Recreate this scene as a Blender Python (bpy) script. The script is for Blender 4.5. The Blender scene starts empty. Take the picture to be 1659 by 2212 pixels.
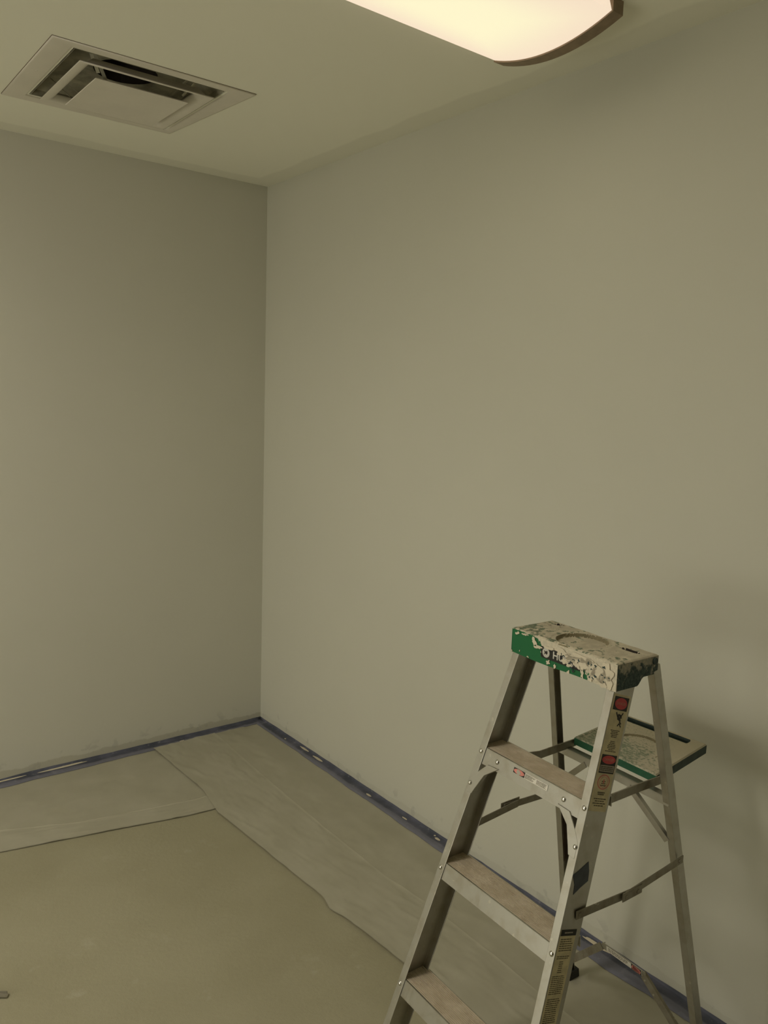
import bpy, bmesh, math, random
from mathutils import Vector, Matrix, noise
random.seed(7)
C = bpy.context.scene.collection
scene = bpy.context.scene

# ------------------------------------------------------------------ camera
H = 2.70
FPX = 1740.29
cam_d = bpy.data.cameras.new('camera'); cam = bpy.data.objects.new('camera', cam_d); C.objects.link(cam)
cam_d.sensor_fit = 'VERTICAL'; cam_d.sensor_height = 24.0; cam_d.lens = FPX / 2212 * 24.0
cam_d.clip_start = 0.02
yaw, pitch, roll = 0.9065, -0.1353, 0.0336
F = Vector((math.cos(yaw)*math.cos(pitch), math.sin(yaw)*math.cos(pitch), math.sin(pitch)))
R = Vector((math.sin(yaw), -math.cos(yaw), 0)); U = R.cross(F)
R2 = R*math.cos(roll) + U*math.sin(roll); U2 = -R*math.sin(roll) + U*math.cos(roll)
mw = Matrix((R2, U2, -F)).transposed().to_4x4(); mw.translation = Vector((-2.0298, -3.5943, 1.6843))
cam.matrix_world = mw
scene.camera = cam

# ------------------------------------------------------------------ world, exposure
w = bpy.data.worlds.new('world'); scene.world = w; w.use_nodes = True
w.node_tree.nodes['Background'].inputs[0].default_value = (0.6, 0.58, 0.5, 1)
w.node_tree.nodes['Background'].inputs[1].default_value = 0.0
vs = scene.view_settings
vs.view_transform = 'Standard'; vs.look = 'None'; vs.gamma = 1.0; vs.use_curve_mapping = False
vs.exposure = 0.0
LENS_NEAR = (0.97, 0.90, 0.60, 0.95)     # lens of the fixture in view: colour, strength
LENS_ADDED = (1.0, 0.97, 0.81, 21.0)       # added unseen fixture that brightens the room

# added area light outside an added window in the left wall, brightens the room
WIN_Y0, WIN_Y1, WIN_Z0, WIN_Z1 = -2.7, -0.6, 0.14, 1.50
fill_lamp = bpy.data.lights.new('added_fill_light', 'AREA'); fill_lamp.shape = 'RECTANGLE'; fill_lamp.size = WIN_Z1-WIN_Z0+.3; fill_lamp.size_y = WIN_Y1-WIN_Y0+.3
fill_lamp.energy = 45; fill_lamp.color = (1.0, 0.955, 0.80)
so = bpy.data.objects.new('added_fill_light', fill_lamp); C.objects.link(so)
so.location = (-4.75, (WIN_Y0+WIN_Y1)/2, (WIN_Z0+WIN_Z1)/2); so.rotation_euler = (0, -math.pi/2, 0)

# ------------------------------------------------------------------ node helpers
class NT:
    def __init__(s, name):
        s.m = bpy.data.materials.new(name); s.m.use_nodes = True
        s.t = s.m.node_tree; s.n = s.t.nodes; s.b = s.n['Principled BSDF']
        s.tc = s.n.new('ShaderNodeTexCoord')
        s.sep = s.n.new('ShaderNodeSeparateXYZ'); s.t.links.new(s.tc.outputs['Object'], s.sep.inputs[0])
        s.x, s.y, s.z = s.sep.outputs
    def link(s, a, b): s.t.links.new(a, b)
    def put(s, sock, v):
        if isinstance(v, (int, float)): sock.default_value = v
        elif isinstance(v, (tuple, list)): sock.default_value = (*v, 1) if len(v) == 3 and sock.type == 'RGBA' else v
        else: s.link(v, sock)
    def M(s, op, a, b=0.0, c=None, clamp=False):
        n = s.n.new('ShaderNodeMath'); n.operation = op; n.use_clamp = clamp
        s.put(n.inputs[0], a); s.put(n.inputs[1], b)
        if c is not None: s.put(n.inputs[2], c)
        return n.outputs[0]
    def noise(s, scale, detail=4, rough=.55, stretch=None, off=0, dist=0):
        n = s.n.new('ShaderNodeTexNoise'); n.inputs['Scale'].default_value = scale
        n.inputs['Detail'].default_value = detail; n.inputs['Roughness'].default_value = rough
        n.inputs['Distortion'].default_value = dist
        mp = s.n.new('ShaderNodeMapping'); s.link(s.tc.outputs['Object'], mp.inputs[0])
        mp.inputs['Location'].default_value = (off, off*.7, off*.3)
        if stretch: mp.inputs['Scale'].default_value = stretch
        s.link(mp.outputs[0], n.inputs['Vector'])
        return n.outputs['Fac']
    def step(s, v, lo, hi):
        n = s.n.new('ShaderNodeMapRange'); n.interpolation_type = 'SMOOTHSTEP'
        s.put(n.inputs[0], v); s.put(n.inputs[1], lo); s.put(n.inputs[2], hi)
        return n.outputs[0]
    def mix(s, f, a, b):
        n = s.n.new('ShaderNodeMix'); n.data_type = 'RGBA'
        s.put(n.inputs[0], f); s.put(n.inputs[6], a); s.put(n.inputs[7], b)
        return n.outputs[2]
    def bump(s, h, strength=.3, dist=.002):
        n = s.n.new('ShaderNodeBump'); n.inputs['Strength'].default_value = strength
        n.inputs['Distance'].default_value = dist; s.put(n.inputs['Height'], h)
        s.link(n.outputs[0], s.b.inputs['Normal'])
    def fin(s, col, rough=.8, metal=0.0, spec=.5):
        s.put(s.b.inputs['Base Color'], col if not isinstance(col, tuple) else (*col[:3], 1))
        s.put(s.b.inputs['Roughness'], rough); s.put(s.b.inputs['Metallic'], metal)
        s.b.inputs['Specular IOR Level'].default_value = spec
        return s.m

WALL = (0.60, 0.596, 0.505)
def m_wall(name, base_side):
    k = NT(name)
    n1 = k.noise(1.3, 3); n2 = k.noise(5, 4, off=4)
    col = k.mix(k.step(n1, .3, .7), tuple(c*.985 for c in WALL), tuple(min(1, c*1.012) for c in WALL))
    # darker strip and scuffs just above the tape
    h = k.M('ADD', k.z, k.M('MULTIPLY', k.noise(9, 4), -.05))
    strip = k.M('SUBTRACT', 1.0, k.step(h, .012, .02 if base_side else .016))
    col = k.mix(k.M('MULTIPLY', strip, .55 if base_side else .2), col, (.40, .385, .29))
    scuff = k.M('MULTIPLY', k.step(k.noise(16, 5, off=9), .58, .66), k.M('SUBTRACT', 1.0, k.step(k.z, .05, .11)))
    col = k.mix(k.M('MULTIPLY', scuff, .35), col, (.37, .37, .32))
    k.bump(k.noise(260, 3), .12, .001)
    return k.fin(col, .62, 0, .35)
def m_ceiling():
    k = NT('ceiling_paint')
    # slightly darker wavy band along the two visible walls
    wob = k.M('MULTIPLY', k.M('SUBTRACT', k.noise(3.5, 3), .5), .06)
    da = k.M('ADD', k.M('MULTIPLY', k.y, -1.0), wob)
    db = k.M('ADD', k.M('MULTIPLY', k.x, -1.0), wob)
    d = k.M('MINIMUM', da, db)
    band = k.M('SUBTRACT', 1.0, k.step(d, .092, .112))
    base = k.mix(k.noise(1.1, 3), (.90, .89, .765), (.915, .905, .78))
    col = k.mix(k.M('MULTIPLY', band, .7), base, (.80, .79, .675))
    k.bump(k.noise(240, 3), .12, .001)
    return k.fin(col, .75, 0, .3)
def m_floor():
    k = NT('dusty_floor_covering')
    n1 = k.noise(2.2, 5); n2 = k.noise(9, 8, .65, off=3); n3 = k.noise(420, 2)
    col = k.mix(k.step(n1, .3, .7), (.34, .32, .215), (.38, .36, .25))
    col = k.mix(k.M('MULTIPLY', k.step(n3, .45, .62), .25), col, (.27, .245, .165))
    smear = k.M('MULTIPLY', k.step(n2, .56, .68), k.step(k.noise(3.1, 2, off=11), .5, .62))
    col = k.mix(k.M('MULTIPLY', smear, .30), col, (.50, .475, .375))
    specks = k.step(k.noise(70, 2, off=21), .76, .79)
    col = k.mix(k.M('MULTIPLY', specks, .6), col, (.22, .19, .13))
    k.bump(k.M('ADD', k.M('MULTIPLY', n3, .5), k.noise(60, 4)), .35, .003)
    return k.fin(col, .95, 0, .15)
def m_film():
    k = NT('masking_film')
    n = k.noise(6, 5); n2 = k.noise(12, 3, stretch=(1, .5, 1), off=5)
    col = k.mix(k.step(n, .35, .7), (.475, .455, .35), (.515, .495, .39))
    k.fin(col, .42, 0, .35)
    k.bump(k.M('ADD', n2, k.M('MULTIPLY', n, 1.5)), .10, .004)
    tr = k.n.new('ShaderNodeBsdfTransparent'); mx = k.n.new('ShaderNodeMixShader')
    out = k.n['Material Output']
    mx.inputs[0].default_value = .78
    k.link(tr.outputs[0], mx.inputs[1]); k.link(k.b.outputs[0], mx.inputs[2]); k.link(mx.outputs[0], out.inputs[0])
    return k.m
def m_tape():
    k = NT('blue_painters_tape')
    n = k.noise(9, 5); n2 = k.noise(40, 4, off=2)
    col = k.mix(k.step(n, .35, .68), (.068, .075, .100), (.125, .130, .175))
    col = k.mix(k.M('MULTIPLY', k.step(n2, .6, .72), .35), col, (.34, .34, .36))
    dd = k.M('MINIMUM', k.M('ABSOLUTE', k.x), k.M('ABSOLUTE', k.y))
    outer_ = k.step(k.M('ADD', dd, k.M('MULTIPLY', n, .02)), .040, .048)    # lighter outer half of the tape
    col = k.mix(k.M('MULTIPLY', outer_, .75), col, k.mix(n2, (.15, .155, .20), (.22, .22, .255)))
    k.bump(n2, .4, .002)
    return k.fin(col, .7, 0, .3)
def m_alu(name, base=(.50, .49, .44), dirt=.25, rough=.38, metal=.95, dirtcol=(.36, .31, .22)):
    k = NT(name)
    n = k.noise(30, 5); n2 = k.noise(160, 3, stretch=(1, 1, .15), off=3)
    col = k.mix(k.M('MULTIPLY', k.step(n, .4, .75), dirt*1.6, clamp=True), base, dirtcol)
    col = k.mix(k.M('MULTIPLY', k.step(k.noise(55, 4, off=12), .66, .72), .6), col, (.66, .63, .54))
    rg = k.M('ADD', k.M('MULTIPLY', n2, .25), rough-.1)
    k.bump(n2, .1, .0005)
    return k.fin(col, rg, metal, .5)
def m_tread():
    k = NT('dusty_ribbed_tread')
    n = k.noise(25, 6, off=1); n2 = k.noise(120, 4, stretch=(.25, 1, 1))
    col = k.mix(k.step(n, .35, .7), (.56, .48, .36), (.66, .58, .46))
    col = k.mix(k.M('MULTIPLY', k.step(n2, .5, .7), .4), col, (.44, .35, .25))
    k.bump(n2, .3, .001)
    return k.fin(col, .65, .15, .3)
CREAM = (.66, .60, .46)
def m_cap(face):
    k = NT('green_plastic_with_dried_paint_' + face)
    n = k.noise(75, 7, .62); nb = k.noise(26, 4, off=6, dist=.4); nf = k.noise(190, 4, off=3)
    v = k.M('ADD', k.M('MULTIPLY', n, .55), k.M('MULTIPLY', nb, .45))
    green = (.012, .135, .045); dark = (.035, .065, .058)
    if face == 'top':
        cov = k.M('ADD', .585, k.M('MULTIPLY', k.step(k.x, -.16, -.04), .06))
        spot = k.step(k.M('SUBTRACT', k.M('ADD', v, cov), 1.07), -.02, .05)
        base = k.mix(k.step(nf, .4, .6), (.10, .15, .09), (.24, .26, .18))
        cr = k.mix(k.step(nb, .35, .65), CREAM, (.50, .45, .34))
    elif face == 'front':
        # dried paint runs over the upper edge in the middle and covers the right end
        mid = k.M('MULTIPLY', k.step(k.x, -.095, -.02), .34)
        up = k.M('MULTIPLY', k.M('MULTIPLY', k.step(k.z, 1.096, 1.136), k.step(k.x, -.125, -.03)), .34)
        right = k.M('MULTIPLY', k.step(k.x, .03, .13), .22)
        lip = k.M('MULTIPLY', k.step(k.z, 1.136, 1.144), .22)
        low = k.M('MULTIPLY', k.M('SUBTRACT', 1.0, k.step(k.z, 1.085, 1.11)), k.M('MULTIPLY', k.M('SUBTRACT', 1.0, k.step(k.x, .06, .10)), -.14))
        cov = k.M('ADD', k.M('ADD', k.M('ADD', k.M('MULTIPLY', mid, .35), up), k.M('ADD', right, lip)), low)
        spot = k.step(k.M('ADD', v, cov), .70, .725)
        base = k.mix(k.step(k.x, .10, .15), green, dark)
        cr = k.mix(k.step(nf, .35, .65), CREAM, (.56, .52, .40))
    else:
        cov = k.M('MULTIPLY', k.step(k.z, 1.11, 1.146), .17)
        spot = k.step(k.M('ADD', v, cov), .54, .63)
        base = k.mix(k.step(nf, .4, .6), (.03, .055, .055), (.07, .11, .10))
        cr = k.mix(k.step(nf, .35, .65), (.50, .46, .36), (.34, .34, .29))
    k.bump(k.M('ADD', k.M('MULTIPLY', spot, .8), k.M('MULTIPLY', n, .5)), .5, .0015)
    return k.fin(k.mix(spot, base, cr), .6, 0, .35)
def m_tray_top():
    k = NT('green_tray_with_dusty_paint')
    n = k.noise(110, 6, .65, stretch=(1, 1.6, 1)); nb = k.noise(22, 4, off=6)
    far = k.step(k.y, .36, .44)
    rt = k.step(k.x, .02, .09)
    cov = k.M('ADD', k.M('MULTIPLY', far, .14), k.M('MULTIPLY', rt, .12))
    spot = k.M('ADD', .25, k.M('MULTIPLY', k.step(k.M('ADD', n, cov), .44, .62), .75))
    cr = k.mix(nb, (.60, .54, .40), (.50, .47, .36))
    k.bump(k.M('ADD', n, spot), .5, .0015)
    return k.fin(k.mix(spot, (.13, .20, .12), cr), .65, 0, .3)
def m_plain(name, col, rough=.6, metal=0.0, var=.12, spec=.4, sc=40):
    k = NT(name)
    n = k.noise(sc, 4)
    c = k.mix(k.step(n, .3, .7), tuple(x*(1-var) for x in col), tuple(min(1, x*(1+var)) for x in col))
    k.bump(n, .08, .0005)
    return k.fin(c, rough, metal, spec)
def m_emit(name, col, s):
    k = NT(name)
    k.fin((.25, .24, .21), .5)
    edge = k.step(k.M('ABSOLUTE', k.y), .04, .20)      # the tubes sit over the middle of the lens
    endf = k.step(k.M('ABSOLUTE', k.x), .40, .63)
    k.put(k.b.inputs['Emission Color'], k.mix(k.M('MULTIPLY', k.M('MAXIMUM', edge, endf), .9), (*col, 1), (col[0]*.93, col[1]*.80, col[2]*.93, 1))); k.b.inputs['Emission Strength'].default_value = s
    return k.m

MW_B = m_wall('wall_paint_back', True); MW_R = m_wall('wall_paint_right', False)
M_CEIL = m_ceiling(); M_FLOOR = m_floor(); M_FILM = m_film(); M_TAPE = m_tape()
M_ALU = m_alu('weathered_aluminium'); M_ALUD = m_alu('grimy_aluminium', (.34, .32, .26), .4, .5, .7, (.20, .17, .12))
M_RIV = m_alu('rivet_metal', (.75, .74, .70), .05, .22, 1.0)
M_TREAD = m_tread()
M_CT, M_CF, M_CS = m_cap('top'), m_cap('front'), m_cap('side')
M_TT = m_tray_top(); M_TG = m_plain('green_tray_plastic', (.02, .11, .055), .5)
M_TD = m_plain('dark_green_plastic', (.035, .06, .055), .5, var=.3)
M_BLACK = m_plain('black_print', (.018, .017, .015), .5); M_WHITE = m_plain('white_print', (.55, .54, .48), .5)
M_RED = m_plain('red_print', (.66, .075, .085), .5); M_RED2 = m_plain('faded_red_print', (.66, .24, .20), .5)
M_YEL = m_plain('yellowed_label', (.74, .66, .43), .5); M_LBL = m_plain('white_label', (.68, .66, .58), .5)
M_TXT = m_plain('label_print', (.13, .11, .07), .6); M_GREY = m_plain('grey_label', (.40, .36, .31), .5)
M_CREAM = m_plain('dried_cream_paint', CREAM, .6, var=.06)
M_RECESS = m_plain('dark_recess_paint', (.24, .21, .125), .8)  # darker colour for the recess walls of cap and shelf
M_RUB = m_plain('black_rubber', (.03, .03, .03), .8)
M_VENT = m_plain('vent_enamel', (.74, .70, .61), .5, var=.03, sc=8)
M_GAP_SHADE = m_plain('painted_gap_shadow', (.16, .12, .08), .8)  # colour of the painted shadow line around the vent plate
M_VDUST = m_plain('dusty_sheet_metal', (.38, .36, .27), .7, var=.35, sc=14)
M_DUCT_SHADE = m_plain('dark_duct_and_hole_shade', (.05, .04, .03), .9)  # duct inside; also shade painted into the cap and shelf holes
M_TRIM = m_plain('bronze_trim', (.27, .20, .13), .5, .1)
M_HOUS = m_plain('fixture_white', (.6, .58, .5), .5)
M_L1 = m_emit('lit_lens', LENS_NEAR[:3], LENS_NEAR[3]); M_L2 = m_emit('added_bright_lens', LENS_ADDED[:3], LENS_ADDED[3])

# ------------------------------------------------------------------ mesh helpers
def obj(name, bm, mats, parent=None, smooth=False):
    me = bpy.data.meshes.new(name)
    bmesh.ops.recalc_face_normals(bm, faces=bm.faces[:])
    bm.to_mesh(me); bm.free()
    for m in (mats if isinstance(mats, (list, tuple)) else [mats]): me.materials.append(m)
    if smooth:
        for p in me.polygons: p.use_smooth = True
    o = bpy.data.objects.new(name, me); C.objects.link(o)
    if parent: o.parent = parent
    return o
def bevel(o, w=.001, seg=2, ang=40):
    md = o.modifiers.new('bevel', 'BEVEL'); md.width = w; md.segments = seg; md.limit_method = 'ANGLE'; md.angle_limit = math.radians(ang)
    return o
def tag(o, label=None, cat=None, group=None, kind=None):
    if label: o['label'] = label
    if cat: o['category'] = cat
    if group: o['group'] = group
    if kind: o['kind'] = kind
    return o
def empty(name, loc=(0, 0, 0), rz=0):
    o = bpy.data.objects.new(name, None); o.empty_display_size = .1; C.objects.link(o)
    o.location = loc; o.rotation_euler = (0, 0, rz); return o
def prism(bm, pts, off, mi=0):
    """closed polygon pts (3D) extruded by vector off"""
    a = [bm.verts.new(p) for p in pts]; b = [bm.verts.new(Vector(p)+Vector(off)) for p in pts]
    fs = [bm.faces.new(a[::-1]), bm.faces.new(b)]
    n = len(pts)
    for i in range(n): fs.append(bm.faces.new((a[i], a[(i+1) % n], b[(i+1) % n], b[i])))
    for f in fs: f.material_index = mi
    return fs
def box(bm, lo, hi, mi=0):
    x0, y0, z0 = lo; x1, y1, z1 = hi
    return prism(bm, [(x0, y0, z0), (x1, y0, z0), (x1, y1, z0), (x0, y1, z0)], (0, 0, z1-z0), mi)
def bar(bm, p, q, side, up, t, h, mi=0):
    """flat bar from p to q, thickness t along side, height h along up"""
    p, q, side, up = map(Vector, (p, q, side, up)); s = side.normalized()*t/2; u = up.normalized()*h/2
    prism(bm, [p-s-u, p+s-u, p+s+u, p-s+u], q-p, mi)
def cyl(bm, p, q, r0, r1=None, n=16, mi=0):
    p, q = Vector(p), Vector(q); r1 = r0 if r1 is None else r1
    d = (q-p).normalized(); a = d.orthogonal().normalized(); b = d.cross(a)
    A = [bm.verts.new(p+(a*math.cos(i*2*math.pi/n)+b*math.sin(i*2*math.pi/n))*r0) for i in range(n)]
    B = [bm.verts.new(q+(a*math.cos(i*2*math.pi/n)+b*math.sin(i*2*math.pi/n))*r1) for i in range(n)]
    fs = [bm.faces.new(A[::-1]), bm.faces.new(B)]
    for i in range(n): fs.append(bm.faces.new((A[i], A[(i+1) % n], B[(i+1) % n], B[i])))
    for f in fs: f.material_index = mi
def dome(bm, c, n, r, h=.45, seg=14, rings=4):
    c, n = Vector(c), Vector(n).normalized(); a = n.orthogonal().normalized(); b = n.cross(a)
    prev = None
    for k in range(rings+1):
        t = k/rings*math.pi/2; rr = r*math.cos(t); z = r*h*math.sin(t)
        if k == rings:
            top = bm.verts.new(c+n*z)
            for i in range(seg): bm.faces.new((prev[i], prev[(i+1) % seg], top))
            break
        ring = [bm.verts.new(c+n*z+(a*math.cos(i*2*math.pi/seg)+b*math.sin(i*2*math.pi/seg))*rr) for i in range(seg)]
        if prev:
            for i in range(seg): bm.faces.new((prev[i], prev[(i+1) % seg], ring[(i+1) % seg], ring[i]))
        prev = ring

# ------------------------------------------------------------------ room shell
RX, RY = -4.3, -5.2
def struct(name, bm, m): return tag(obj(name, bm, m), kind='structure')
b = bmesh.new(); box(b, (RX-.12, RY-.12, -.1), (.12, .12, 0)); struct('floor', b, M_FLOOR)
b = bmesh.new(); box(b, (RX-.12, 0, 0), (.12, .12, H)); struct('wall_back', b, MW_B)
b = bmesh.new(); box(b, (0, RY-.12, 0), (.12, 0, H)); struct('wall_right', b, MW_R)
b = bmesh.new()
box(b, (RX-.12, RY-.12, 0), (RX, WIN_Y0, H)); box(b, (RX-.12, WIN_Y1, 0), (RX, 0, H))
box(b, (RX-.12, WIN_Y0, 0), (RX, WIN_Y1, WIN_Z0)); box(b, (RX-.12, WIN_Y0, WIN_Z1), (RX, WIN_Y1, H)); struct('wall_left', b, MW_R)
b = bmesh.new()
for lo, hi in (((WIN_Y0, WIN_Z0), (WIN_Y1, WIN_Z0+.05)), ((WIN_Y0, WIN_Z1-.05), (WIN_Y1, WIN_Z1)), ((WIN_Y0, WIN_Z0), (WIN_Y0+.05, WIN_Z1)), ((WIN_Y1-.05, WIN_Z0), (WIN_Y1, WIN_Z1)), ((-1.62, WIN_Z0), (-1.58, WIN_Z1))):
    box(b, (RX-.09, lo[0], lo[1]), (RX-.04, hi[0], hi[1]))
struct('added_window_1', b, M_HOUS)  # unseen window, added as the opening for the area light
b = bmesh.new(); box(b, (RX, RY-.12, 0), (0, RY, H)); struct('wall_front', b, m_plain('dark_unseen_wall', (.16, .14, .10), .7, sc=3))  # unseen wall, coloured dark so the ladder rails reflect less light
VC = Vector((-.965, -.73, H)); HO = .245      # vent centre and opening half size
b = bmesh.new()
box(b, (RX-.12, RY-.12, H), (.12, VC.y-HO-.005, H+.1)); box(b, (RX-.12, VC.y+HO+.005, H), (.12, .12, H+.1))
box(b, (RX-.12, VC.y-HO-.005, H), (VC.x-HO-.005, VC.y+HO+.005, H+.1)); box(b, (VC.x+HO+.005, VC.y-HO-.005, H), (.12, VC.y+HO+.005, H+.1))
struct('ceiling', b, M_CEIL)

# ------------------------------------------------------------------ ceiling vent
vent = empty('ceiling_vent', VC)
tag(vent, 'square off-white stepped air diffuser in the ceiling with dusty gaps', 'vent')
def ring_mesh(bm, loops, close=True):
    """loops: list of 4-corner lists, skinned in order"""
    L = [[bm.verts.new(p) for p in lp] for lp in loops]
    for A, B in zip(L, L[1:]):
        for i in range(len(A)): bm.faces.new((A[i], A[(i+1) % len(A)], B[(i+1) % len(A)], B[i]))
def sq(h, z, c=(0, 0)): return [(c[0]-h, c[1]-h, z), (c[0]+h, c[1]-h, z), (c[0]+h, c[1]+h, z), (c[0]-h, c[1]+h, z)]
outer = [(-.325, -.297, 0), (.335, -.300, 0), (.282, .298, 0), (-.325, .308, 0)]
o1 = [(x, y, -.004) for x, y, _ in outer]
b = bmesh.new()
def rc(hx, hy, z): return [(-hx, -hy, z), (hx, -hy, z), (hx, hy, z), (-hx, hy, z)]
o2_ = [(x*.985, y*.985, -.0045) for x, y, _ in outer]
ring_mesh(b, [outer, o1, o2_, rc(.262, .261, -.0045), rc(.258, .2575, -.0025), rc(.255, .2545, .003), rc(.252, .251, .010), rc(.249, .248, .020), rc(.252, .251, .020), rc(.258, .257, .004), rc(.264, .264, .0), outer])
obj('face_plate', b, M_VENT, vent, True)
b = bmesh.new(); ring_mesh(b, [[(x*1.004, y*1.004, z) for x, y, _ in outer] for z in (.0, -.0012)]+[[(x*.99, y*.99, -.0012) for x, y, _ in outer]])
obj('gap_shadow', b, M_GAP_SHADE, vent)  # dark rim painting a thin shadow around the face plate
b = bmesh.new()   # pyramidal back pan up to the round neck
N = 32
def circ(r, z, n=N): return [(r*math.cos(2*math.pi*(i+.5)/n-math.pi*.75-math.pi/n), r*math.sin(2*math.pi*(i+.5)/n-math.pi*.75-math.pi/n), z) for i in range(n)]
def sqn(h, z, n=N):
    out = []
    for i in range(n):
        a = 2*math.pi*i/n-math.pi*.75; c, s = math.cos(a), math.sin(a); m = max(abs(c), abs(s)); out.append((h*c/m, h*s/m, z))
    return out
ring_mesh(b, [sqn(.2445, .0), sqn(.244, .02), sqn(.20, .058), circ(.105, .066)])
obj('back_pan', b, M_VDUST, vent)
b = bmesh.new(); ring_mesh(b, [circ(.105, .066), circ(.104, .32), circ(.01, .321)]); obj('duct_neck', b, M_DUCT_SHADE, vent)
b = bmesh.new()
ring_mesh(b, [rc(.221, .214, -.016), rc(.224, .217, -.0195), rc(.220, .213, -.0200), rc(.208, .206, -.0198), rc(.196, .200, -.0165), rc(.185, .196, -.010), rc(.177, .193, .0), rc(.174, .191, .008), rc(.178, .195, .004), rc(.198, .203, -.012), rc(.221, .214, -.016)])
obj('louver_ring', b, M_VENT, vent, True)
b = bmesh.new()
ring_mesh(b, [sq(.150, -.030), sq(.156, -.035), sq(.154, -.0365), sq(.10, -.034), sq(.002, -.033)]); ring_mesh(b, [sq(.150, -.030), sq(.002, -.029)])
obj('centre_plate', b, M_VENT, vent)
for a in (45, 135, 225, 315):
    b = bmesh.new(); c, s = math.cos(math.radians(a)), math.sin(math.radians(a))
    bar(b, (c*.20, s*.20, -.012), (c*.27, s*.27, .05), (-s, c, 0), (0, 0, 1), .012, .002)
    bar(b, (c*.13, s*.13, -.03), (c*.235, s*.235, .05), (-s, c, 0), (0, 0, 1), .012, .002)
    obj('bracket', b, M_VDUST, vent)
for x, y in ((-.29, 0), (.27, 0)):
    b = bmesh.new(); dome(b, (x, y, -.004), (0, 0, -1), .004); obj('screw', b, M_VENT, vent)

# ------------------------------------------------------------------ ceiling lights
def arc_pts(hw, ze, zc, n=20):
    return [(-hw+2*hw*i/n, zc+(ze-zc)*abs(-1+2*i/n)**2.0) for i in range(n+1)]
def ceiling_light(loc, L, label, lens):
    t = empty('ceiling_light', loc); tag(t, label, 'light', 'wraparound ceiling lights')
    hw = .205
    b = bmesh.new(); box(b, (-L/2+.02, -hw+.03, -.022), (L/2-.02, hw-.03, 0)); obj('housing', b, M_HOUS, t)
    prof = arc_pts(hw-.003, -.031, -.067)
    pts = [(-hw+.012, -.002)]+prof+[(hw-.012, -.002)]
    b = bmesh.new(); A = [b.verts.new((-L/2+.006, y, z)) for y, z in pts]; B = [b.verts.new((L/2-.006, y, z)) for y, z in pts]
    for i in range(len(pts)-1): b.faces.new((A[i], A[i+1], B[i+1], B[i]))
    b.faces.new(A); b.faces.new(B[::-1])
    obj('lens', b, lens, t)
    for s in (-1, 1):
        out = arc_pts(hw+.001, -.034, -.071); prof2 = [(-hw-.001, 0)]+out+[(hw+.001, 0)]
        b = bmesh.new()
        prism(b, [(s*(L/2-.008), y, z) for y, z in prof2], (s*.040, 0, 0))
        obj('end_trim', b, M_TRIM, t)
    return t
ceiling_light((-.905, -2.018, H), 1.25, 'long frosted ceiling light with bronze end trim above the ladder, nearest the right wall', M_L1)
ceiling_light((-2.85, -1.75, H), 1.25, 'unseen frosted ceiling light added to brighten the room, out of frame to the left', M_L2)  # added fixture out of view, there to light the room

# ------------------------------------------------------------------ tape along wall bases
def fbm(p, s): return noise.fractal(Vector(p)*s, 1.0, 2.0, 4)
def tape_run(name, L, map3, label, widef, hgt=.014):
    n = 160; b = bmesh.new(); rows = []
    for i in range(n+1):
        d = .0+L*i/n
        j = fbm((d, 3.1, len(name)), 9)*.003; wd = widef(d)+fbm((d, 0, 7+L), 6)*.007
        hh = hgt+fbm((d, 9, L), 7)*.003
        lift = .0012+abs(fbm((d, 5, L), 14))*.0015
        rows.append([b.verts.new(map3(d, a, z)) for a, z in ((.0008, hh), (.0008, .006), (.003, .0032+lift*.3), (.02, .0028+lift), (wd*.7, .0027+lift*.6), (wd, .0022))])
    for A, B in zip(rows, rows[1:]):
        for k in range(5): b.faces.new((A[k], A[k+1], B[k+1], B[k]))
    o = obj(name, b, M_TAPE, None, True); md = o.modifiers.new('solid', 'SOLIDIFY'); md.thickness = .0004; md.offset = 0
    tag(o, label, 'tape', 'blue tape along the wall bases')
    return o
def blob(bm, c, ex, ey, rx, ry, n, th, seed, rough=.3, seg=18):
    c, ex, ey, n = map(Vector, (c, ex, ey, n)); pts = []
    for i in range(seg):
        a = 2*math.pi*i/seg; r = 1+rough*noise.noise(Vector((math.cos(a)*1.3+seed*7.7, math.sin(a)*1.3, seed)))*2
        pts.append(c+ex*(rx*r*math.cos(a))+ey*(ry*r*math.sin(a)))
    prism(bm, pts, n*th)
tb = tape_run('painters_tape', 4.2, lambda d, a, z: (-d-.0008, -a, z), 'blue painter tape along the foot of the left-hand back wall', lambda d: .052+.014*min(1, d/.7))
tr = tape_run('painters_tape', 5.0, lambda d, a, z: (-a, -d-.0008, z), 'blue painter tape along the foot of the right wall behind the ladder', lambda d: .050+.010*min(1, d)+.022*max(0, min(1, (d-1.2)/.9))*(1 if d < 2.3 else max(0, 1-(d-2.3)*3)))
# dried wall paint on the tape
def pp(parent, bl, k):
    bm = bmesh.new(); blob(bm, *bl); obj('paint_patch', bm, M_CREAM, parent)
for k, (d, a, rl, ra) in enumerate([(.455, .012, .036, .0065), (.575, .018, .040, .0065), (1.00, .030, .016, .006), (1.24, .026, .014, .004), (1.435, .020, .013, .006), (1.41, .012, .005, .004), (.30, .028, .006, .004), (2.19, .018, .05, .007)]):
    pp(tr, ((-a, -d, .0058), (0, 1, 0), (1, 0, 0), rl, ra, (0, 0, 1), .0006, k+1.3, .2), k)
for k, (d, a, rl, ra) in enumerate([(1.02, .016, .10, .008), (1.27, .012, .10, .006), (.46, .045, .012, .004)]):
    pp(tb, ((-d, -a, .0062), (1, 0, 0), (0, 1, 0), rl, ra, (0, 0, 1), .0006, k+5.3, .2), k)

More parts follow.
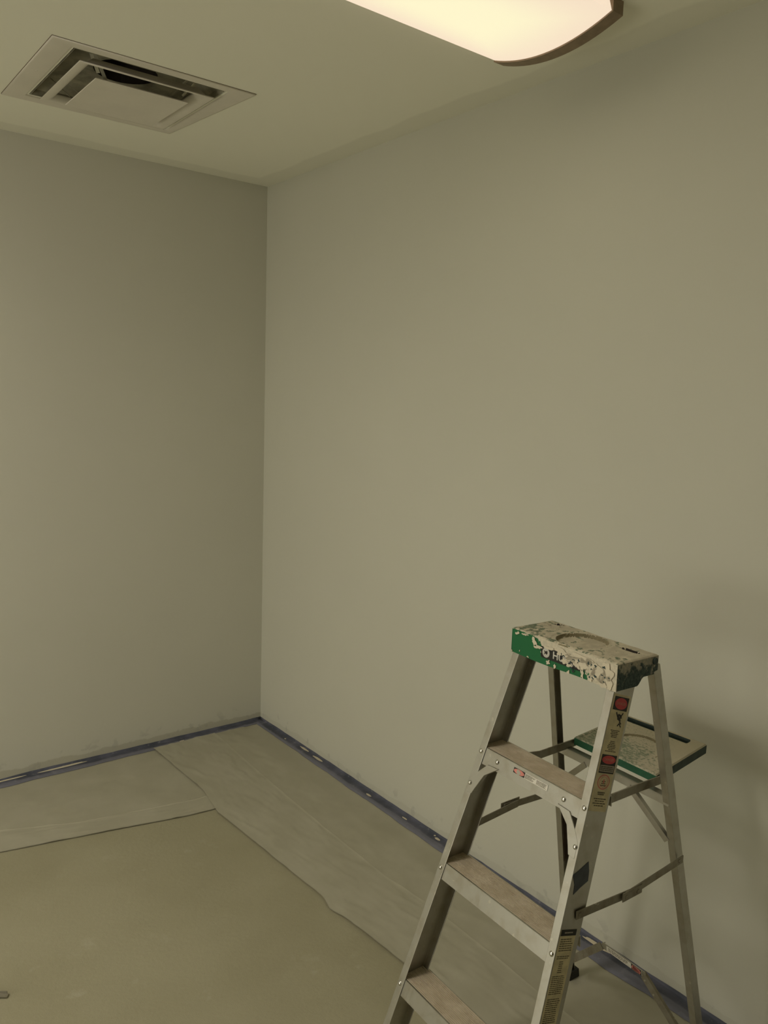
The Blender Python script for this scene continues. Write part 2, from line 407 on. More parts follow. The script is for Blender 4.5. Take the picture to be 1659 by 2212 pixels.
# ------------------------------------------------------------------ masking film sheets
def interp(pts, t):
    for (a, va), (c, vc) in zip(pts, pts[1:]):
        if t <= c: return va+(vc-va)*(t-a)/(c-a)
    return pts[-1][1]
def sm01(t): t = max(0, min(1, t)); return t*t*(3-2*t)
FEET = [Vector(p) for p in ((-.93, -2.19), (-.955, -2.63), (-.206, -2.236), (-.23, -2.666), (-.87, -2.19), (-.89, -2.63))]
def film(name, label, along, edge, inner, mapf, ny, nx, z0, amp, layer=None):
    b = bmesh.new()
    def grid(e0, e1, zoff, seed):
        rows = []
        for i in range(ny+1):
            d = along[0]+(along[1]-along[0])*i/ny; r = []
            for j in range(nx+1):
                t = j/nx; a = e0(d)+(e1(d)-e0(d))*t
                fold = abs(fbm((d*.9, a*3, seed), 3.0))
                P_ = Vector(mapf(d, a, 0)); near = min((P_.xy-f).length for f in FEET); flat = sm01((near-.06)/.10)
                cr = max(0, .25-abs(fbm((d*2.1+a*3, a*2-d, seed+5), 2.2)))
                edge_lift = max(0, t-.93)/.07*(.0006+.0016*abs(fbm((d, 0, seed), 5)))
                z = (z0+zoff+amp*(fold*.5+cr*2.2))*sm01((a-.09)/.10)*flat+.0008+zoff*.1+edge_lift*flat+(.0007*flat if zoff and j == 0 else 0)
                r.append(b.verts.new(mapf(d, a, z)))
            rows.append(r)
        for A, B in zip(rows, rows[1:]):
            for j in range(nx): b.faces.new((A[j], A[j+1], B[j+1], B[j]))
    grid(inner, edge, 0, 1.0)
    if layer: grid(layer, edge, .0022, 1.0)
    o = obj(name, b, M_FILM, None, True)
    return tag(o, label, 'plastic sheet', 'masking film on the floor')
edge_b = [(0, .61), (.069, .608), (.568, .594), (.77, .627), (1.03, .612), (1.21, .604), (1.49, .588), (1.56, .607), (1.62, .592), (1.9, .570), (2.4, .585), (3.2, .56), (5.2, .58)]
fold_b = [(0, .29), (.14, .292), (.6, .317), (1.11, .335), (1.51, .341), (1.74, .319), (2.4, .33), (5.2, .33)]
film('masking_film', 'translucent masking film strip on the floor along the right wall, under the ladder', (.05, 5.0),
     lambda d: interp(edge_b, d), lambda d: .044, lambda d, a, z: (-a, -d, z), 260, 48, .0035, .0045, lambda d: interp(fold_b, d))
edge_a = [(0, .72), (.647, .735), (.749, .722), (1.09, .650), (1.41, .585), (2.2, .55), (4.3, .6)]
film('masking_film', 'translucent masking film strip on the floor along the left-hand back wall', (.55, 4.2),
     lambda d: interp(edge_a, d), lambda d: .044, lambda d, a, z: (-d, -a, z), 160, 40, .0010, .004, lambda d: interp([(0, .60), (.65, .62), (1.1, .54), (1.4, .42), (4.3, .4)], d))

# thin metal rod end by the left edge of the picture
rod = bmesh.new(); bar(rod, (-1.86, -1.155, .005), (-1.560, -1.362, .005), (0, 0, 1), (.5, .8, 0), .0025, .014)
bar(rod, (-1.86, -1.147, .009), (-1.560, -1.354, .009), (.5, .8, 0), (0, 0, 1), .002, .008)
tag(obj('metal_strip', rod, M_ALUD), 'short grey metal strip lying on the bare floor at the left', 'metal strip')

# ------------------------------------------------------------------ stepladder
LX, LY, PH = -.6644, -2.4265, -1.6261
lad = empty('stepladder', (LX, LY, 0), PH)
tag(lad, 'paint-spattered aluminium stepladder with green top cap and pail shelf near the right wall', 'ladder')
SL = .333
ZR = (.8379, .5489, .2598)
def wf(z): return .157+.072*(1.0775-z)
def vf(z): return (z-.8379)*SL
def wr(z): return .166+.062*(1.09-z)
def vr(z): return .2623+.2207*(.8379-z)
def rail(name, s, wfun, vfun, ztop, zbot, flange, depth, t, m):
    P0 = Vector((s*wfun(1.0), vfun(1.0), 1.0)); P1 = Vector((s*wfun(0), vfun(0), 0)); D = (P1-P0).normalized()
    e1 = Vector((-s, 0, 0)); e1 = (e1-D*e1.dot(D)).normalized(); e2 = D.cross(e1); e2 = e2 if e2.y > 0 else -e2
    prof = [(0, 0), (flange, 0), (flange, t), (t, t), (t, depth-t), (flange, depth-t), (flange, depth), (0, depth)]
    b = bmesh.new()
    def end(z):
        out = []
        for a, c in prof:
            q = P0+e1*a+e2*c; out.append(q+D*((z-q.z)/D.z))
        return out
    T, B = end(ztop), end(zbot)
    Tv = [b.verts.new(p) for p in T]; Bv = [b.verts.new(p) for p in B]; n = len(prof)
    for i in range(n): b.faces.new((Tv[i], Tv[(i+1) % n], Bv[(i+1) % n], Bv[i]))
    b.faces.new(Tv); b.faces.new(Bv[::-1])
    o = obj(name, b, m, lad); bevel(o, .0007, 2, 50)
    return o, P0, D, e1, e2
FR = {}
for s in (-1, 1):
    o, P0, D, e1, e2 = rail('front_rail', s, wf, vf, 1.10, .012, .0205, .069, .0022, M_ALU); FR[s] = (o, P0, D, e1, e2)
    foot = bmesh.new()
    q = P0+D*((.0-P0.z)/D.z)
    prism(foot, [(q.x+s*.004, q.y-.008, .002), (q.x-s*.034, q.y-.008, .002), (q.x-s*.034, q.y+.085, .002), (q.x+s*.004, q.y+.085, .002)], (-s*.002, .010, .022))
    obj('rubber_foot', foot, M_RUB, o)
    o2, Pr, Dr, r1, r2 = rail('rear_rail', s, wr, vr, 1.122, .012, .019, .0245, .0018, M_ALU)
    if s < 0:      # dark red-brown strip along the inside of the channel of the left rear rail
        b = bmesh.new(); A0 = Pr+Dr*((.645-Pr.z)/Dr.z)+r1*.0019+r2*.002; A1 = Pr+Dr*((.40-Pr.z)/Dr.z)+r1*.0019+r2*.002
        prism(b, [A0, A0+r2*.0195, A1+r2*.0195, A1], r1*.0004)
        st = obj('inner_strip', b, m_plain('dark_red_strip', (.13, .055, .04), .6, var=.2), o2); st['label'] = 'dark red-brown strip inside the left rear rail'
    foot = bmesh.new(); q = Vector((s*wr(0), vr(0), 0))
    prism(foot, [(q.x+s*.003, q.y-.006, .002), (q.x-s*.026, q.y-.006, .002), (q.x-s*.026, q.y+.034, .002), (q.x+s*.003, q.y+.034, .002)], (0, -.004, .026))
    obj('rubber_foot', foot, M_RUB, o2)

# steps: ribbed tread, front and rear aprons
TZ = (.849, .563, .274)
NF = Vector((0, -1, SL)).normalized()         # outward normal of the front faces
steps = []
for z in TZ:
    b = bmesh.new(); yf = vf(z)+.0024; hw = wf(z)-.0028; dp = .0755
    def hx(zz): return wf(zz)-.0028
    # front apron follows the rail slope
    def quadx(za, ya, zb, yb, th, mi):
        prism(b, [(-hx(za), ya, za), (hx(za), ya, za), (hx(zb), yb, zb), (-hx(zb), yb, zb)], (0, th, 0), mi)
    quadx(z-.0005, yf, z-.038, yf-.038*SL+.0005, .002, 0)
    quadx(z-.0005, yf+dp-.002, z-.026, yf+dp-.002, .002, 0)
    box(b, (-hw, yf+.0005, z-.0035), (hw, yf+dp-.0005, z-.001), 1)
    nr = 15
    for i in range(nr):
        y0 = yf+.003+(dp-.006)*(i+.15)/nr; y1 = yf+.003+(dp-.006)*(i+.80)/nr
        prism(b, [(-hw+.001, y0, z-.001), (hw-.001, y0, z-.001), (hw-.001, y1, z-.001), (-hw+.001, y1, z-.001)], (0, 0, .0018), 1)
    box(b, (-hw, yf, z-.002), (hw, yf+.003, z+.0006), 0)
    quadx(z-.036, yf-.038*SL+.0015, z-.038, yf-.038*SL+.001, .010, 0)
    o = obj('step', b, [M_ALU, M_TREAD], lad); steps.append(o)
# rivets on the front flanges and the top step
def rivet(p, n, r=.0052, parent=lad):
    b = bmesh.new(); cyl(b, Vector(p)-Vector(n).normalized()*.0002, Vector(p)+Vector(n).normalized()*.0008, r*1.15, r*1.1, 14)
    dome(b, Vector(p)+Vector(n).normalized()*.0008, n, r, .55); return obj('rivet', b, M_RIV, parent, True)
for zr in ZR:
    for s in (-1, 1): rivet((s*(wf(zr)-.0085), vf(zr)-.0001, zr), NF)
for s in (-1, 1):
    rivet((s*(wf(.760)-.009), vf(.760)-.0018, .760), NF, .0045)
    rivet((s*.107, vf(.832)+.0020, .832), NF)
# gusset braces under the top step
for s in (-1, 1):
    b = bmesh.new()
    poly = [(.096, .8185), (.134, .790), (.152, .752), (.158, .738), (.176, .736), (.1745, .768), (.1600, .7875), (.1320, .8165)]
    o3 = lambda u, z, d=0: Vector((s*u, vf(z)+.0015, z))+NF*d
    prism(b, [o3(u, z) for u, z in poly], NF*.0018)
    fl = [(.096, .8185), (.134, .790), (.152, .752)]
    for (u0, z0), (u1, z1) in zip(fl, fl[1:]):
        prism(b, [o3(u0, z0), o3(u1, z1), o3(u1, z1)+Vector((0, .012, 0)), o3(u0, z0)+Vector((0, .012, 0))], (s*.0015, 0, .0015))
    b2 = obj('gusset_brace', b, M_ALU, lad); bevel(b2, .0005, 1)
    b = bmesh.new()
    prism(b, [o3(.132, .8165), o3(.160, .7875), o3(.160, .7875)+Vector((0, .016, -.002)), o3(.132, .8165)+Vector((0, .016, -.002))], (s*.001, 0, -.0015))
    obj('brace_fold', b, M_ALU, b2)

# top cap ------------------------------------------------------------
CU, CV0, CV1, CZ0, CZ1 = .162, .0765, .216, 1.083, 1.1455
cap_b = bmesh.new()
nx, ny = 120, 54
def sm(a, b_, x): t = max(0, min(1, (x-a)/(b_-a))); return t*t*(3-2*t)
def cap_h(u, v):
    h = 0.0
    r = math.hypot(u-.004, v-.142)
    h -= .0085*(1-sm(.0570, .0605, r))
    h -= .0010*sm(.062, .066, r)*(1-sm(.070, .074, r))
    for cu, cv, ru, rv, dpt in ((.111, .180, .026, .0068, .018), (-.122, .196, .008, .007, .016), (-.100, .186, .006, .004, .009), (-.122, .174, .011, .005, .009), (-.104, .204, .008, .004, .008)):
        q = math.hypot((u-cu)/ru, (v-cv)/rv); h -= dpt*(1-sm(.85, 1.08, q))
    e = min(CU-abs(u), v-CV0, CV1-v); h -= .003*(1-sm(0, .006, e))**2
    h += .0004*noise.noise(Vector((u*60, v*60, 0)))
    return h
V = [[None]*(ny+1) for _ in range(nx+1)]
for i in range(nx+1):
    for j in range(ny+1):
        u = -CU+2*CU*i/nx; v = CV0+(CV1-CV0)*j/ny
        V[i][j] = cap_b.verts.new((u, v, CZ1+cap_h(u, v)))
for i in range(nx):
    for j in range(ny):
        f = cap_b.faces.new((V[i][j], V[i+1][j], V[i+1][j+1], V[i][j+1])); f.normal_update()
        zz = min(x.co.z for x in f.verts)-CZ1
        rr = math.hypot((i+.5)/nx*2*CU-CU-.004, CV0+(j+.5)/ny*(CV1-CV0)-.142)
        f.material_index = 4 if zz < -.0115 else (3 if abs(f.normal.z) < .80 and .05 < rr < .066 else 0)  # deep hole faces get a dark colour as painted shade
# skirts
def skirt(vs, zf, mi):
    lows = [cap_b.verts.new((v.co.x, v.co.y, zf(v.co))) for v in vs]
    for a, c, d, e in zip(vs, vs[1:], lows[1:], lows):
        f = cap_b.faces.new((a, c, d, e)); f.material_index = mi
    return lows
def zfront(co): return CZ0+(.0015*math.sin(co.x*24))
def zside(co):
    t = (co.y-CV0)/(CV1-CV0)
    return CZ0+(.0 if t < .50 else sm(.50, .66, t)*.018)
lf = skirt([V[i][0] for i in range(nx+1)], zfront, 1)
lr = skirt([V[i][ny] for i in range(nx+1)], lambda c: CZ0+.018, 2)
l0 = skirt([V[0][j] for j in range(ny+1)], zside, 1)
l1 = skirt([V[nx][j] for j in range(ny+1)], zside, 2)
bmesh.ops.remove_doubles(cap_b, verts=cap_b.verts[:], dist=.0002)
bmesh.ops.translate(cap_b, verts=cap_b.verts[:], vec=(.003, 0, 0))
cap = obj('top_cap', cap_b, [M_CT, M_CF, M_CS, M_RECESS, M_DUCT_SHADE], lad)
md = cap.modifiers.new('solid', 'SOLIDIFY'); md.thickness = .003; md.offset = -1
tag(cap, 'green plastic cap caked in dried cream paint')
for s in (-1, 1):   # pivot knobs of the rear rails
    b = bmesh.new(); cyl(b, (.003+s*(CU-.003), .203, 1.132), (.003+s*(CU+.0035), .203, 1.132), .0085, .0075, 20); obj('pivot', b, M_TD, cap)
FV = CV0-.0003
EX, EZ = Vector((1, 0, 0)), Vector((0, 0, 1))
def rrect(w, h, r, n=4):
    p = []
    for cx, cy, a0 in ((w/2-r, h/2-r, 0), (-w/2+r, h/2-r, 90), (-w/2+r, -h/2+r, 180), (w/2-r, -h/2+r, 270)):
        for k in range(n+1):
            a = math.radians(a0+90*k/n); p.append((cx+r*math.cos(a), cy+r*math.sin(a)))
    return p
class Plane:
    """2D drawing plane: origin, x, y axes and normal; shapes are thin raised slabs"""
    def __init__(s, o, ex, ey, n): s.o, s.ex, s.ey, s.n = Vector(o), Vector(ex).normalized(), Vector(ey).normalized(), Vector(n).normalized()
    def P(s, x, y, h=0): return s.o+s.ex*x+s.ey*y+s.n*h
    def poly(s, bm, pts, h0=0, th=.0003, mi=0): prism(bm, [s.P(x, y, h0) for x, y in pts], s.n*th, mi)
    def rect(s, bm, x0, y0, x1, y1, h0=0, th=.0003, mi=0): s.poly(bm, [(x0, y0), (x1, y0), (x1, y1), (x0, y1)], h0, th, mi)
    def ell(s, bm, cx, cy, rx, ry, h0=0, th=.0003, mi=0, n=28): s.poly(bm, [(cx+rx*math.cos(2*math.pi*i/n), cy+ry*math.sin(2*math.pi*i/n)) for i in range(n)], h0, th, mi)
    def ringe(s, bm, cx, cy, rx, ry, w, h0=0, th=.0003, n=32):
        for i in range(n):
            a, c = 2*math.pi*i/n, 2*math.pi*(i+1)/n
            s.poly(bm, [(cx+rx*math.cos(a), cy+ry*math.sin(a)), (cx+rx*math.cos(c), cy+ry*math.sin(c)), (cx+(rx-w)*math.cos(c), cy+(ry-w)*math.sin(c)), (cx+(rx-w)*math.cos(a), cy+(ry-w)*math.sin(a))], h0, th)
    def text(s, name, body, cx, cy, size, m, parent, h0=.0003, sx=1.0, extr=.00015):
        cu = bpy.data.curves.new(name, 'FONT'); cu.body = body; cu.size = size; cu.align_x = 'CENTER'; cu.align_y = 'CENTER'; cu.extrude = extr; cu.offset = size*.02
        t = bpy.data.objects.new(name, cu); C.objects.link(t)
        bpy.context.view_layer.update()
        me = bpy.data.meshes.new_from_object(t.evaluated_get(bpy.context.evaluated_depsgraph_get()))
        bpy.data.objects.remove(t); bpy.data.curves.remove(cu)
        mat = Matrix((s.ex*sx, s.ey, s.n)).transposed().to_4x4(); mat.translation = s.P(cx, cy, h0)
        me.transform(mat); me.materials.clear(); me.materials.append(m)
        o = bpy.data.objects.new(name, me); C.objects.link(o); o.parent = parent; return o
    def lines(s, bm, x0, x1, y0, y1, n, seed, h0=.0003, lh=.55, ragged=.2, center=False):
        rnd = random.Random(seed); dy = (y1-y0)/n
        for i in range(n):
            yy = y0+dy*(i+.5); wd = (x1-x0)*(1-rnd.random()*ragged)
            a = x0+((x1-x0)-wd)/2 if center else x0; e = a+wd
            while a < e-.0008:
                l = min(e-a, (x1-x0)*(.08+rnd.random()*.16)); s.rect(bm, a, yy-abs(dy)*lh/2, a+l, yy+abs(dy)*lh/2, h0, .0001); a += l+(x1-x0)*.025
pf = Plane((0, FV, 0), EX, EZ, (0, -1, 0))
b = bmesh.new(); cxb, czb = .0035, 1.1115
pf.poly(b, [(cxb+x, czb+y) for x, y in rrect(.125, .027, .004)], 0, .0004); badge = obj('badge', b, M_BLACK, cap)
badge['label'] = 'black maker badge half hidden under paint'
b = bmesh.new(); pf.ell(b, -.0425, 1.1120, .0115, .0115, .0004); bevel(obj('logo', b, M_WHITE, cap), .0002, 1)
b = bmesh.new()
pf.poly(b, [(-.049, 1.106), (-.046, 1.112), (-.049, 1.117), (-.043, 1.115), (-.039, 1.118), (-.037, 1.112), (-.040, 1.108), (-.044, 1.110)], .0007); obj('logo_mark', b, M_BLACK, cap)
pf.text('lettering', 'HUSKY', .018, 1.1120, .0245, M_WHITE, cap, .0006, 1.02)
# dried paint splats over the badge and the green face
b = bmesh.new(); rs = random.Random(3)
for k, (u, z, rx, rz) in enumerate([(-.083, 1.128, .009, .0085), (-.070, 1.119, .012, .004), (.006, 1.1255, .022, .006), (.028, 1.118, .014, .008), (.043, 1.121, .017, .008), (.018, 1.110, .009, .0055),
        (.052, 1.110, .010, .006), (.032, 1.104, .012, .004), (-.034, 1.091, .007, .005), (-.030, 1.126, .014, .003), (.076, 1.118, .016, .012), (.098, 1.120, .018, .013), (.118, 1.108, .016, .016), (.137, 1.116, .014, .018),
        (.070, 1.095, .0045, .010), (.094, 1.092, .008, .006), (.128, 1.092, .012, .009), (.146, 1.098, .008, .013), (-.012, 1.088, .004, .004), (.030, 1.088, .005, .004), (-.138, 1.135, .006, .003), (-.115, 1.138, .010, .0025), (-.128, 1.094, .0015, .0015), (-.100, 1.086, .003, .0012), (.060, 1.128, .03, .007), (-.058, 1.110, .0012, .0015), (-.155, 1.086, .002, .003)]):
    blob(b, (u, FV-.0012, z), EX, EZ, rx, rz, (0, -1, 0), .0006, k*1.7+.3, .55, 26)
sp = obj('paint_splatter', b, M_CREAM, cap); sp['kind'] = 'stuff'
b = bmesh.new()
for k in range(26):
    u = rs.uniform(.0, .15); z = rs.uniform(1.092, 1.128)
    blob(b, (u, FV-.0018, z), EX, EZ, rs.uniform(.001, .0035), rs.uniform(.001, .003), (0, -1, 0), .0004, k*2.3, .7, 12)
o = obj('chipped_spot', b, M_TD, cap); o['kind'] = 'stuff'

# pail shelf ---------------------------------------------------------
QFL, QFR, QRR, QRL = map(Vector, ((-.131, .2985, .821), (.127, .298, .821), (.108, .5266, .8405), (-.1325, .5065, .8405)))
def Q(a, c, h=0):
    p = QFL.lerp(QFR, a).lerp(QRL.lerp(QRR, a), c); n = (QFR-QFL).cross(QRL-QFL).normalized(); return p+n*h
tb_ = bmesh.new(); nx, ny = 90, 80
def tray_h(a, c):
    u = (a-.5)*.25; v = c*.225; h = 0
    e = min(.125-abs(u), v, .225-v)
    h += .0025*(1-sm(.008, .011, e))                       # raised rim
    h -= .0035*(1-sm(.0, .0028, e))**2
    r = math.hypot(u-.005, v-.085); h -= .004*(1-sm(.0655, .068, r))
    for cu, cv, ru, rv, d in ((.062, .131, .017, .0035, .012), (-.098, .075, .008, .0085, .012)):
        q = math.hypot((u-cu)/ru, (v-cv)/rv); h -= d*(1-sm(.85, 1.1, q))
    if -.118 < u < .085: h -= .009*sm(.196, .199, v)*(1-sm(.214, .217, v))   # tool slot along the rear edge
    return h
V = [[tb_.verts.new(Q(i/nx, j/ny, tray_h(i/nx, j/ny))) for j in range(ny+1)] for i in range(nx+1)]
for i in range(nx):
    for j in range(ny):
        f = tb_.faces.new((V[i][j], V[i+1][j], V[i+1][j+1], V[i][j+1]))
        c = (j+.5)/ny*.225; uu = ((i+.5)/nx-.5)*.25
        f.normal_update(); hh = tray_h((i+.5)/nx, (j+.5)/ny); rr = math.hypot(uu-.005, c-.085)
        f.material_index = 3 if (hh < -.0075 and c < .18) else (4 if (.0645 < rr < .0695 and c > .06) else (2 if (.1975 < c < .2155 and -.116 < uu < .083) else 0))  # dark colour paints shade into the two holes; recess edge darker
def tsk(vs, hgt, mi):
    lows = [tb_.verts.new(v.co-Vector((0, 0, hgt))) for v in vs]
    for a, c, d, e in zip(vs, vs[1:], lows[1:], lows): f = tb_.faces.new((a, c, d, e)); f.material_index = mi
tsk([V[i][0] for i in range(nx+1)], .018, 1); tsk([V[i][ny] for i in range(nx+1)], .022, 2)
tsk([V[0][j] for j in range(ny+1)], .02, 1); tsk([V[nx][j] for j in range(ny+1)], .022, 2)
bmesh.ops.remove_doubles(tb_, verts=tb_.verts[:], dist=.0002)
tray = obj('pail_shelf', tb_, [M_TT, M_TG, M_TD, M_DUCT_SHADE, M_RECESS], lad); md = tray.modifiers.new('solid', 'SOLIDIFY'); md.thickness = .0025; md.offset = -1
tag(tray, 'green plastic pail shelf dusted with cream paint')
for s, pts in ((1, [(.165, .055, .836), (.134, .24, .813), (.132, .30, .8105), (.130, .345, .811)]), (-1, [(-.165, .055, .802), (-.140, .18, .796), (-.136, .30, .803), (-.136, .345, .808)])):
    b = bmesh.new()
    for p, q in zip(pts, pts[1:]): bar(b, p, q, (1, 0, 0), (0, 0, 1), .003, .021)
    obj('shelf_arm', b, M_ALUD, lad)
# rear horizontals and their diagonals
def rear_pt(u, z, d=-.002): return Vector((u, vr(z)+d, z))
NR = Vector((0, -1, -.2207)).normalized()
b = bmesh.new(); zc = .783
hwz = wr(zc)-.003
prism(b, [(-hwz, vr(zc)+.001, zc-.010), (hwz, vr(zc)+.001, zc-.010), (hwz, vr(zc)+.001, zc+.010), (-hwz, vr(zc)+.001, zc+.010)], (0, .002, 0))
box(b, (-hwz, vr(zc)+.001, zc+.009), (hwz, vr(zc)+.022, zc+.011))
obj('rear_crossbar', b, M_ALU, lad)
for s in (-1, 1):
    b = bmesh.new(); bar(b, rear_pt(s*.068, .776), rear_pt(s*.172, .677), NR, (s*1, 0, 1), .0025, .015); bar(b, rear_pt(s*.068, .776)+Vector((s*.005, .004, .005)), rear_pt(s*.172, .677)+Vector((s*.005, .004, .005)), (s, 0, 1), (0, 1, .1), .002, .010)
    obj('diagonal_strut', b, M_ALU, lad)
b = bmesh.new(); zl = .2225
prism(b, [rear_pt(-.074, zl-.010), rear_pt(.080, zl-.010), rear_pt(.074, zl+.010), rear_pt(-.066, zl+.010)], (0, .0025, 0))
lower = obj('lower_crossbar', b, M_ALU, lad)
for s in (-1, 1):
    b = bmesh.new(); bar(b, rear_pt(s*.070, .218), rear_pt(s*.205, .075), NR, (s*1, 0, 1), .003, .020)
    bar(b, rear_pt(s*.066, .226)+Vector((0, .006, 0)), rear_pt(s*.205, .083)+Vector((0, .006, 0)), (s, 0, 1), (0, 1, .2), .002, .012)
    obj('diagonal_strut', b, M_ALUD, lad)
# spreaders
for s, pts in ((1, [(.1925, -.034, .6165), (.196, .158, .6105), (.196, .120, .6130), (.2005, .318, .6415)]), (-1, [(-.1925, -.010, .624), (-.194, .168, .6425), (-.194, .120, .6425), (-.199, .300, .634)])):
    sp_ = None
    b = bmesh.new(); bar(b, pts[0], pts[1], (1, 0, 0), (0, 0, 1), .0028, .0195)
    bar(b, Vector(pts[2])+Vector((s*.003, 0, 0)), Vector(pts[3])+Vector((s*.003, 0, 0)), (1, 0, 0), (0, 0, 1), .0028, .0185)
    sp_ = obj('spreader', b, M_ALUD, lad); bevel(sp_, .0006, 1)
    b = bmesh.new(); mid = (Vector(pts[1])+Vector(pts[2]))/2
    bar(b, mid+Vector((s*.0058, -.033, .0015)), mid+Vector((s*.0058, .033, .0035)), (1, 0, 0), (0, 0, 1), .002, .0205); obj('hinge_plate', b, M_ALUD, sp_)
    for p in (pts[0], pts[3], tuple(mid+Vector((0, -.02, 0))), tuple(mid+Vector((0, .02, 0)))):
        b = bmesh.new(); p = Vector(p); off = .006 if p in (Vector(pts[3]),) else (.008 if abs(p.y-mid.y) < .03 else .003)
        if p == Vector(pts[0]): p = p+Vector((0, .012, -.0005))
        if p == Vector(pts[3]): p = p+Vector((0, -.012, -.0015))
        cyl(b, p+Vector((s*(off-.004), 0, 0)), p+Vector((s*off, 0, 0)), .0058, .005, 14); obj('bolt', b, M_ALUD, sp_)

# labels on the right rail -------------------------------------------
ro, P0, D, e1, e2 = FR[1]
n_out = -e1
start = P0+D*((1.0775-P0.z)/D.z)+e2*.002
LB = Plane(start+n_out*.0002, e2, -D, n_out)
Lh = .2545; x0, x1 = .0010, .0605
def Y(px): return -(px-118)/1942*Lh
b = bmesh.new(); LB.rect(b, x0, -Lh, x1, 0, 0, .0003); lab = obj('safety_label', b, M_YEL, lad); lab['label'] = 'yellowed safety label on the right front rail'
b = bmesh.new(); LB.rect(b, .006, Y(380), .056, Y(155), .0003)
obj('black_panel', b, M_BLACK, lab); b = bmesh.new(); LB.rect(b, .006, Y(1300), .058, Y(1125), .0003)
LB.rect(b, .006, Y(1432), .058, Y(1408), .0003); LB.rect(b, .006, Y(1432), .0075, Y(1125), .0003); LB.rect(b, .0565, Y(1432), .058, Y(1125), .0003)
obj('black_panel', b, M_BLACK, lab)
b = bmesh.new(); LB.ell(b, .031, Y(267), .0215, .0125, .0006); obj('red_oval', b, M_RED, lab); b = bmesh.new(); LB.ell(b, .032, Y(1207), .0235, .0090, .0006); obj('red_oval', b, M_RED, lab)
LB.text('danger_lettering', 'DANGER', .031, Y(267), .0085, M_RED2, lab, .0009); LB.text('danger_lettering', 'DANGER', .032, Y(1207), .0085, M_RED2, lab, .0009)
b = bmesh.new(); LB.rect(b, .008, Y(1402), .056, Y(1304), .0003); obj('grey_panel', b, M_GREY, lab)
b = bmesh.new(); LB.ringe(b, .031, Y(1575), .021, .0165, .0028, .0003); LB.ringe(b, .031, Y(1575), .014, .0115, .0008, .0003)
LB.rect(b, .029, Y(1600), .033, Y(1530), .0003); obj('red_emblem', b, M_RED2, lab)
b = bmesh.new()   # falling-person pictogram
for p, q, wd in (((.022, 415), (.030, 500), .0035), ((.046, 410), (.038, 500), .0030), ((.030, 500), (.040, 530), .0075), ((.033, 450), (.043, 470), .0035), ((.030, 440), (.044, 500), .0025),
                 ((.040, 530), (.040, 580), .0035), ((.040, 570), (.046, 600), .003), ((.040, 590), (.034, 640), .0028), ((.040, 600), (.047, 650), .0028)):
    a, c = Vector((p[0], Y(p[1]))), Vector((q[0], Y(q[1]))); d = (c-a).normalized(); nn = Vector((-d.y, d.x))*wd/2
    LB.poly(b, [tuple(a-nn), tuple(c-nn), tuple(c+nn), tuple(a+nn)], .0003)
LB.ell(b, .031, Y(468), .0032, .0032, .0005); obj('pictogram', b, M_BLACK, lab)
b = bmesh.new()
LB.lines(b, .014, .048, Y(705), Y(840), 5, 1, center=True, ragged=.45); LB.lines(b, .012, .050, Y(888), Y(1080), 7, 2, center=True, ragged=.6)
LB.lines(b, .018, .044, Y(1735), Y(1795), 2, 3, center=True, lh=.75); LB.lines(b, .008, .054, Y(1835), Y(1985), 4, 4, center=True, ragged=.4, lh=.5)
LB.lines(b, .010, .054, Y(1312), Y(1396), 3, 5, .0006, ragged=.05); LB.lines(b, .020, .042, Y(1550), Y(1650), 3, 6, center=True, ragged=.5)
o = obj('fine_print', b, M_TXT, lab); o['kind'] = 'stuff'
# instruction label lower down
start2 = P0+D*((.6000-P0.z)/D.z)
L2 = Plane(start2+n_out*.0002, e2, -D, n_out); hl2 = .50
b = bmesh.new(); L2.rect(b, .0035, -hl2, .0545, 0, 0, .0003); lab2 = obj('instruction_label', b, M_YEL, lad); lab2['label'] = 'long yellowed instruction label with fine print'
b = bmesh.new(); L2.rect(b, .004, -.013, .0545, 0, .0003); obj('black_panel', b, M_BLACK, lab2)
b = bmesh.new(); L2.lines(b, .016, .044, -.004, -.009, 1, 8, .0006, lh=.6); o = obj('header_print', b, M_GREY, lab2); o['kind'] = 'stuff'
b = bmesh.new(); yy = -.018; k = 0
for n_, hh, gap, xa, xb in ((6, .028, .008, .008, .050), (2, .008, .003, .008, .050), (6, .026, .004, .020, .034), (10, .040, .007, .007, .051), (12, .052, .006, .008, .050), (10, .046, .008, .008, .050), (14, .060, .006, .007, .050), (12, .052, .008, .008, .050), (16, .066, .006, .008, .050)):
    L2.lines(b, xa, xb, yy, yy-hh, n_, 20+k, .0003, lh=.45, ragged=.15); yy -= hh+gap; k += 1
o = obj('fine_print', b, M_TXT, lab2); o['kind'] = 'stuff'
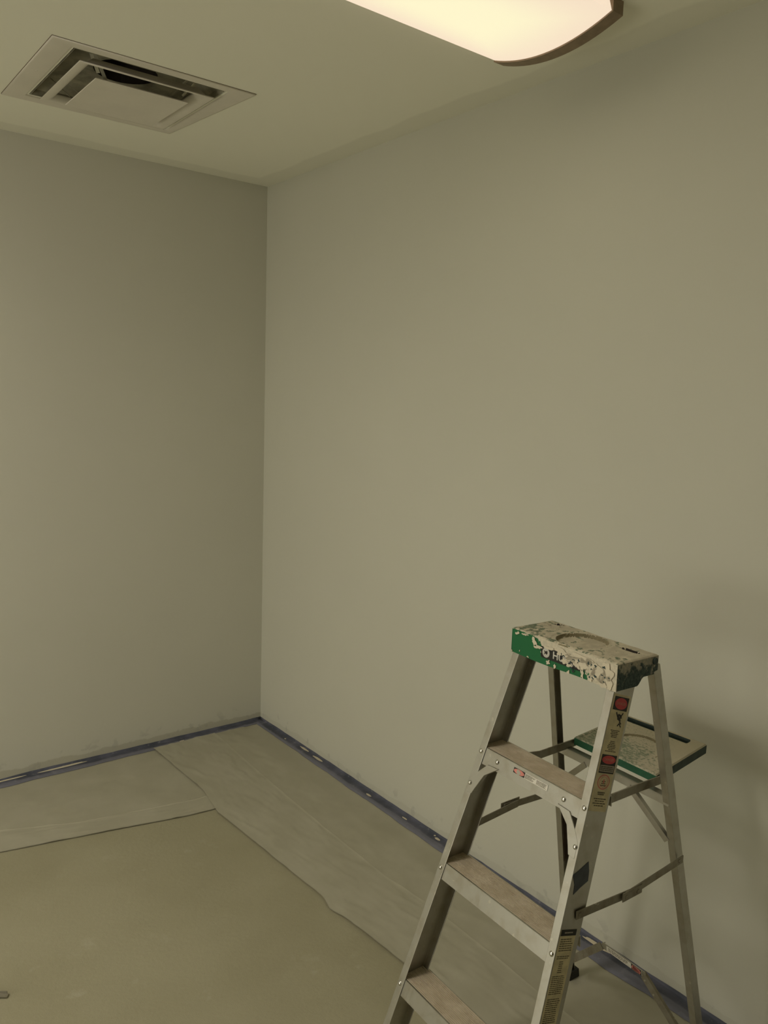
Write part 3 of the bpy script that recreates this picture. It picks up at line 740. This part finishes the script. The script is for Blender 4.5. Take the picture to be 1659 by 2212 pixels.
# blue tape scrap on the rail
def onrail(v, z, n=.0003):   # point on the web plane from local v,z
    c = Vector((0, v, z))-Vector((0, P0.y, P0.z)); s_ = (c.y*D.z-c.z*D.y)/(e2.y*D.z-e2.z*D.y); t_ = (c.z-e2.z*s_)/D.z
    return P0+e2*s_+D*t_+n_out*n
b = bmesh.new(); prism(b, [onrail(v, z) for v, z in ((-.043, .708), (-.025, .7115), (.0065, .7215), (.0085, .700), (.0055, .679), (-.020, .672), (-.041, .664), (-.0375, .684))], n_out*.0005)
tp = obj('tape_scrap', b, m_plain('slate_tape', (.085, .10, .125), .6), lad); tp['label'] = 'scrap of blue tape on the right rail'
# label on the top step's apron
ey = Vector((0, -SL, -1)).normalized()*-1
za = .849; SP = Plane(Vector((0, vf(za)+.0024, za))+NF*.0003, EX, ey, NF)
b = bmesh.new(); SP.rect(b, -.052, -.0205, .0575, -.0072, 0, .0003); slab = obj('step_label', b, M_LBL, steps[0]); slab['label'] = 'white warning label with worn red oval'
b = bmesh.new(); SP.rect(b, -.0515, -.0200, -.0150, -.0076, .0003); obj('black_panel', b, M_BLACK, slab)
b = bmesh.new(); SP.ell(b, -.0332, -.0138, .0172, .0056, .0006); obj('red_oval', b, M_RED2, slab)
b = bmesh.new(); blob(b, SP.P(-.0340, -.0148, .0009), SP.ex*.85-SP.ey*.25, SP.ey*.9+SP.ex*.2, .0085, .0056, SP.n, .0003, 4.2, .35); obj('paint_smear', b, M_ALU, slab)
b = bmesh.new(); SP.lines(b, -.0130, .0175, -.0090, -.0190, 5, 31, .0003, lh=.55, ragged=.3); SP.lines(b, .0225, .0540, -.0090, -.0190, 5, 32, .0003, lh=.55, ragged=.2)
o = obj('fine_print', b, M_TXT, slab); o['kind'] = 'stuff'
# label on the lower rear crossbar
RP = Plane(rear_pt(0, .2225)+NR*.0004, EX, NR.cross(EX)*-1 if NR.cross(EX).z < 0 else NR.cross(EX), NR)
b = bmesh.new(); RP.rect(b, -.052, -.0085, .030, .0085, 0, .0003); RP.rect(b, .030, -.009, .064, .0095, 0, .0003)
rl = obj('crossbar_label', b, M_LBL, lower); rl['label'] = 'white label with faded red panel'
b = bmesh.new(); RP.rect(b, .031, -.0085, .063, .0090, .0003); obj('black_panel', b, M_BLACK, rl)
b = bmesh.new(); RP.ell(b, .047, 0, .0150, .0078, .0006, n=20); RP.rect(b, .035, -.0070, .059, .0070, .0006); obj('red_panel', b, M_RED2, rl)
b = bmesh.new(); RP.lines(b, -.046, .026, .006, -.006, 3, 41, .0003, lh=.5, ragged=.2); o = obj('fine_print', b, M_TXT, rl); o['kind'] = 'stuff'
